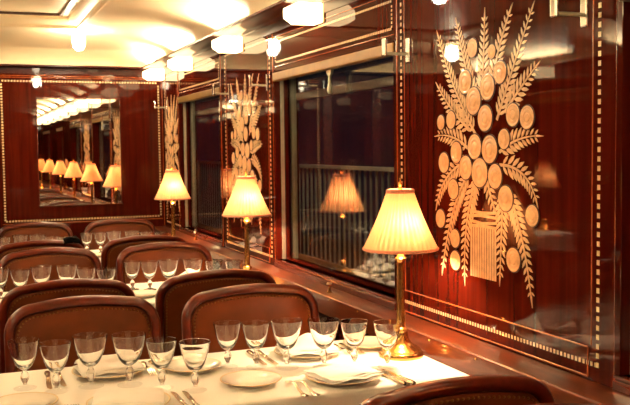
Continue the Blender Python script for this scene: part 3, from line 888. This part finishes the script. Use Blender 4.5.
for k in range(3):
    for i, (x, y, lb) in enumerate(DP):
        o = dp if dfirst else copy_tree(dp); dfirst = False
        place(o, (x, y+TC[k]-TC[0], TBL+.0003)); tag(o, 'white gilt-rimmed dinner plate at the %s place of the %s table' % (lb, NM[k]), 'plate', 'dinner plates')
        src = naps[NK[i]]; o = src if src.name not in nused else src.copy()
        if src.name in nused: COL.objects.link(o)
        nused.add(src.name)
        place(o, (x, y+TC[k]-TC[0], TBL+.0195), NR[i])
        tag(o, '%s white napkin on the %s dinner plate of the %s table' % ({'flat': 'flat folded', 'peak': 'peaked', 'roll': 'folded, softly ridged'}[NK[i]], lb, NM[k]), 'napkin', 'white napkins on dinner plates')
    for i, (x, y, lb) in enumerate(BP):
        o = bp if bfirst else copy_tree(bp); bfirst = False
        place(o, (x, y+TC[k]-TC[0], TBL+.0003)); tag(o, 'white gilt-rimmed bread plate at the %s place of the %s table' % (lb, NM[k]), 'plate', 'bread plates')

# ------------------------------------------------------------------ cutlery (points along +Y, lies on the cloth)
def bend(zf):
    return lambda u, v, w: (u, v, zf(v)+w)
def make_fork():
    e = empty('fork')
    zf = lambda v: .002+.012*math.exp(-((v-.13)/.028)**2)+.0015*max(0, .03-v)/.03
    def strip(m, pts, t):
        A = [(w, y) for y, w in pts]; b = m.b; R = []
        for w, y in A:
            z = zf(y); R.append([b.verts.new(p) for p in ((-w, y, z), (-w*.5, y, z+t), (w*.5, y, z+t), (w, y, z), (0, y, z-t*.4))])
        for P, Q in zip(R, R[1:]):
            for k in range(5): b.faces.new((P[k], P[(k+1) % 5], Q[(k+1) % 5], Q[k]))
        b.faces.new(R[0][::-1]); b.faces.new(R[-1])
    m = MB(); strip(m, [(0, .006), (.004, .0105), (.018, .011), (.03, .0085), (.05, .0055), (.09, .004), (.118, .0036), (.128, .005)], .0028)
    m.build('handle', M['silver'], e, 40)
    m = MB(); strip(m, [(.127, .005), (.134, .0095), (.142, .0118), (.150, .0118)], .002)
    b = m.b
    for k in range(4):
        x = -.0099+k*.0066
        m.loft([[(x-w, y, zf(y)-.0002), (x+w, y, zf(y)-.0002), (x+w, y, zf(y)+.0018), (x-w, y, zf(y)+.0018)] for y, w in ((.149, .0019), (.165, .0017), (.18, .0014), (.196, .0008))], caps=True)
    m.build('tines', M['silver'], e, 40)
    return e
def make_knife():
    e = empty('table_knife')
    m = MB()
    R = []
    for y, w, t in ((0, .006, .004), (.003, .0095, .0062), (.02, .0105, .0068), (.05, .0085, .006), (.085, .0065, .005), (.095, .0085, .0058), (.1, .006, .004)):
        R.append([(w*math.cos(a), y, t+.0004+t*math.sin(a)) for a in [2*PI*i/10 for i in range(10)]])
    m.loft(R, caps=True); m.build('handle', M['silver'], e, 50)
    m = MB()
    m.loft([[(-w0, y, .0035), (w1, y, .0032), (w1, y, .0042), (-w0, y, .0055)] for y, w0, w1 in ((.098, .004, .004), (.11, .007, .008), (.16, .007, .0095), (.20, .007, .008), (.215, .0065, .001))], caps=True)
    m.build('blade', M['silver'], e, 30)
    return e
fork = make_fork(); knife = make_knife(); cf = [True, True]
def put_fork(x, y, rz, lb):
    o = fork if cf[0] else copy_tree(fork); cf[0] = False
    place(o, (x, y, TBL+.0008), rz); tag(o, lb, 'fork', 'silver forks on the nearest table')
def put_knife(x, y, rz, lb):
    o = knife if cf[1] else copy_tree(knife); cf[1] = False
    place(o, (x, y, TBL+.0004), rz); tag(o, lb, 'knife', 'silver knives on the nearest table')
put_fork(.934, 2.452, -.05, 'silver fork nearest the bread plate at the near right place')
put_fork(.968, 2.446, -.02, 'silver fork nearest the dinner plate at the near right place')
put_knife(1.262, 2.450, .03, 'silver knife nearest the dinner plate at the near right place')
put_knife(1.289, 2.440, .02, 'silver knife on the outer side at the near right place')
put_knife(.978, 3.075, PI+.02, 'silver knife beside the far right dinner plate, inner one')
put_knife(.948, 3.085, PI-.02, 'silver knife left of the far right dinner plate, outer one')
put_fork(1.280, 3.07, PI, 'silver fork right of the far right dinner plate, inner one')
put_fork(1.309, 3.075, PI+.03, 'silver fork beside the far right bread plate, outer one')
put_knife(.270, 3.085, PI+.02, 'silver knife beside the far left dinner plate, inner one')
put_knife(.238, 3.07, PI-.04, 'silver knife on the outer side of the far left dinner plate')
put_fork(.562, 3.09, PI, 'silver fork beside the far left dinner plate, inner one')
put_fork(.591, 3.095, PI+.04, 'silver fork between far left dinner plate and its bread plate')
put_fork(.250, 2.46, 0, 'silver fork beside the near left bread plate')
put_fork(.280, 2.455, 0, 'silver fork beside the near left dinner plate')
put_knife(.574, 2.452, .0, 'silver knife beside the near left dinner plate, inner one')
put_knife(.602, 2.446, -.03, 'silver knife on the outer side of the near left dinner plate')

# dark cloth draped over the top of a chair back
m = MB(); b = m.b
zt = .9105
def drape(u, v):
    x = u*.05; rnd = noise.noise(Vector((u*2.2, v*2, 1.7)))
    s = v*.085
    if abs(s) < .028: y, z = s, zt+.004+.004*max(0, 1-(s/.028)**2)
    else: y = math.copysign(.030+.002*rnd, s); z = zt+.006-(abs(s)-.028)*.6
    return (x+.006*rnd, y, z+.012*max(0, rnd)+.003-.012*(abs(u)**3))
V = {(i, j): b.verts.new(drape(i/8-1, j/8-1)) for i in range(17) for j in range(17)}
for i in range(16):
    for j in range(16): b.faces.new((V[i, j], V[i+1, j], V[i+1, j+1], V[i, j+1]))
o = m.build('folded_cloth', M['black'], None, 60)
o.location = (.625, TC[2]-.70, .001)
md = o.modifiers.new('solid', 'SOLIDIFY'); md.thickness = .004
tag(o, 'small black cloth lying over the top of a left chair back before the farthest table', 'cloth')

# ------------------------------------------------------------------ outside: platform and railing
MB().box(W+.3, 9, -4, 24, -1.0, -.9).build('ground', M['ground'], kind='structure')
e = empty('platform_railing', (3.2, 0, -.9))
m = MB(); m.box(-.025, .025, 2.5, 16, 2.17, 2.205, .004); m.build('top_rail', M['iron'], e)
m = MB(); m.box(-.02, .02, 2.5, 16, .12, .15, .004); m.build('bottom_rail', M['iron'], e)
m = MB(); y = 2.56
while y < 16: m.box(-.008, .008, y-.008, y+.008, .15, 2.17); y += .115
m.build('bar_infill', M['iron'], e)
for y in (2.52, 5.9, 9.3, 12.7, 15.9):
    MB().box(-.03, .03, y-.03, y+.03, 0, 2.20, .004).build('post', M['iron'], e)
tag(e, 'pale iron bar railing outside on the platform, seen through the windows', 'railing')
l = bpy.data.lights.new('railing_fill_light', 'POINT'); l.energy = 75; l.color = (1, .86, .6); l.shadow_soft_size = .2  # unseen light added outside so the railing shows at night
o = bpy.data.objects.new('railing_fill_light', l); COL.objects.link(o); o.location = (2.3, 6.2, 3.6)

w = bpy.data.worlds.new('night'); scene.world = w; w.use_nodes = True
w.node_tree.nodes['Background'].inputs[0].default_value = (.004, .005, .009, 1)
w.node_tree.nodes['Background'].inputs[1].default_value = .5

# ------------------------------------------------------------------ camera
yaw, pit, rol, h, f = .3759, .0608, -.0121, 1.4652, 889.1
F = Vector((math.sin(yaw)*math.cos(pit), math.cos(yaw)*math.cos(pit), -math.sin(pit)))
R = Vector((math.cos(yaw), -math.sin(yaw), 0)); U = R.cross(F)
R2 = R*math.cos(rol)+U*math.sin(rol); U2 = -R*math.sin(rol)+U*math.cos(rol)
cd = bpy.data.cameras.new('camera'); cam = bpy.data.objects.new('camera', cd); COL.objects.link(cam)
mt = Matrix((R2, U2, -F)).transposed().to_4x4(); mt.translation = (0, 0, h)
cam.matrix_world = mt
cd.sensor_width = 36; cd.lens = f*36/630; cd.clip_start = .05
cd.dof.use_dof = True; cd.dof.focus_distance = 3.1; cd.dof.aperture_fstop = 11
scene.camera = cam

vs = scene.view_settings
vs.view_transform = 'Standard'; vs.look = 'None'; vs.gamma = 1; vs.use_curve_mapping = False
vs.exposure = 1.15
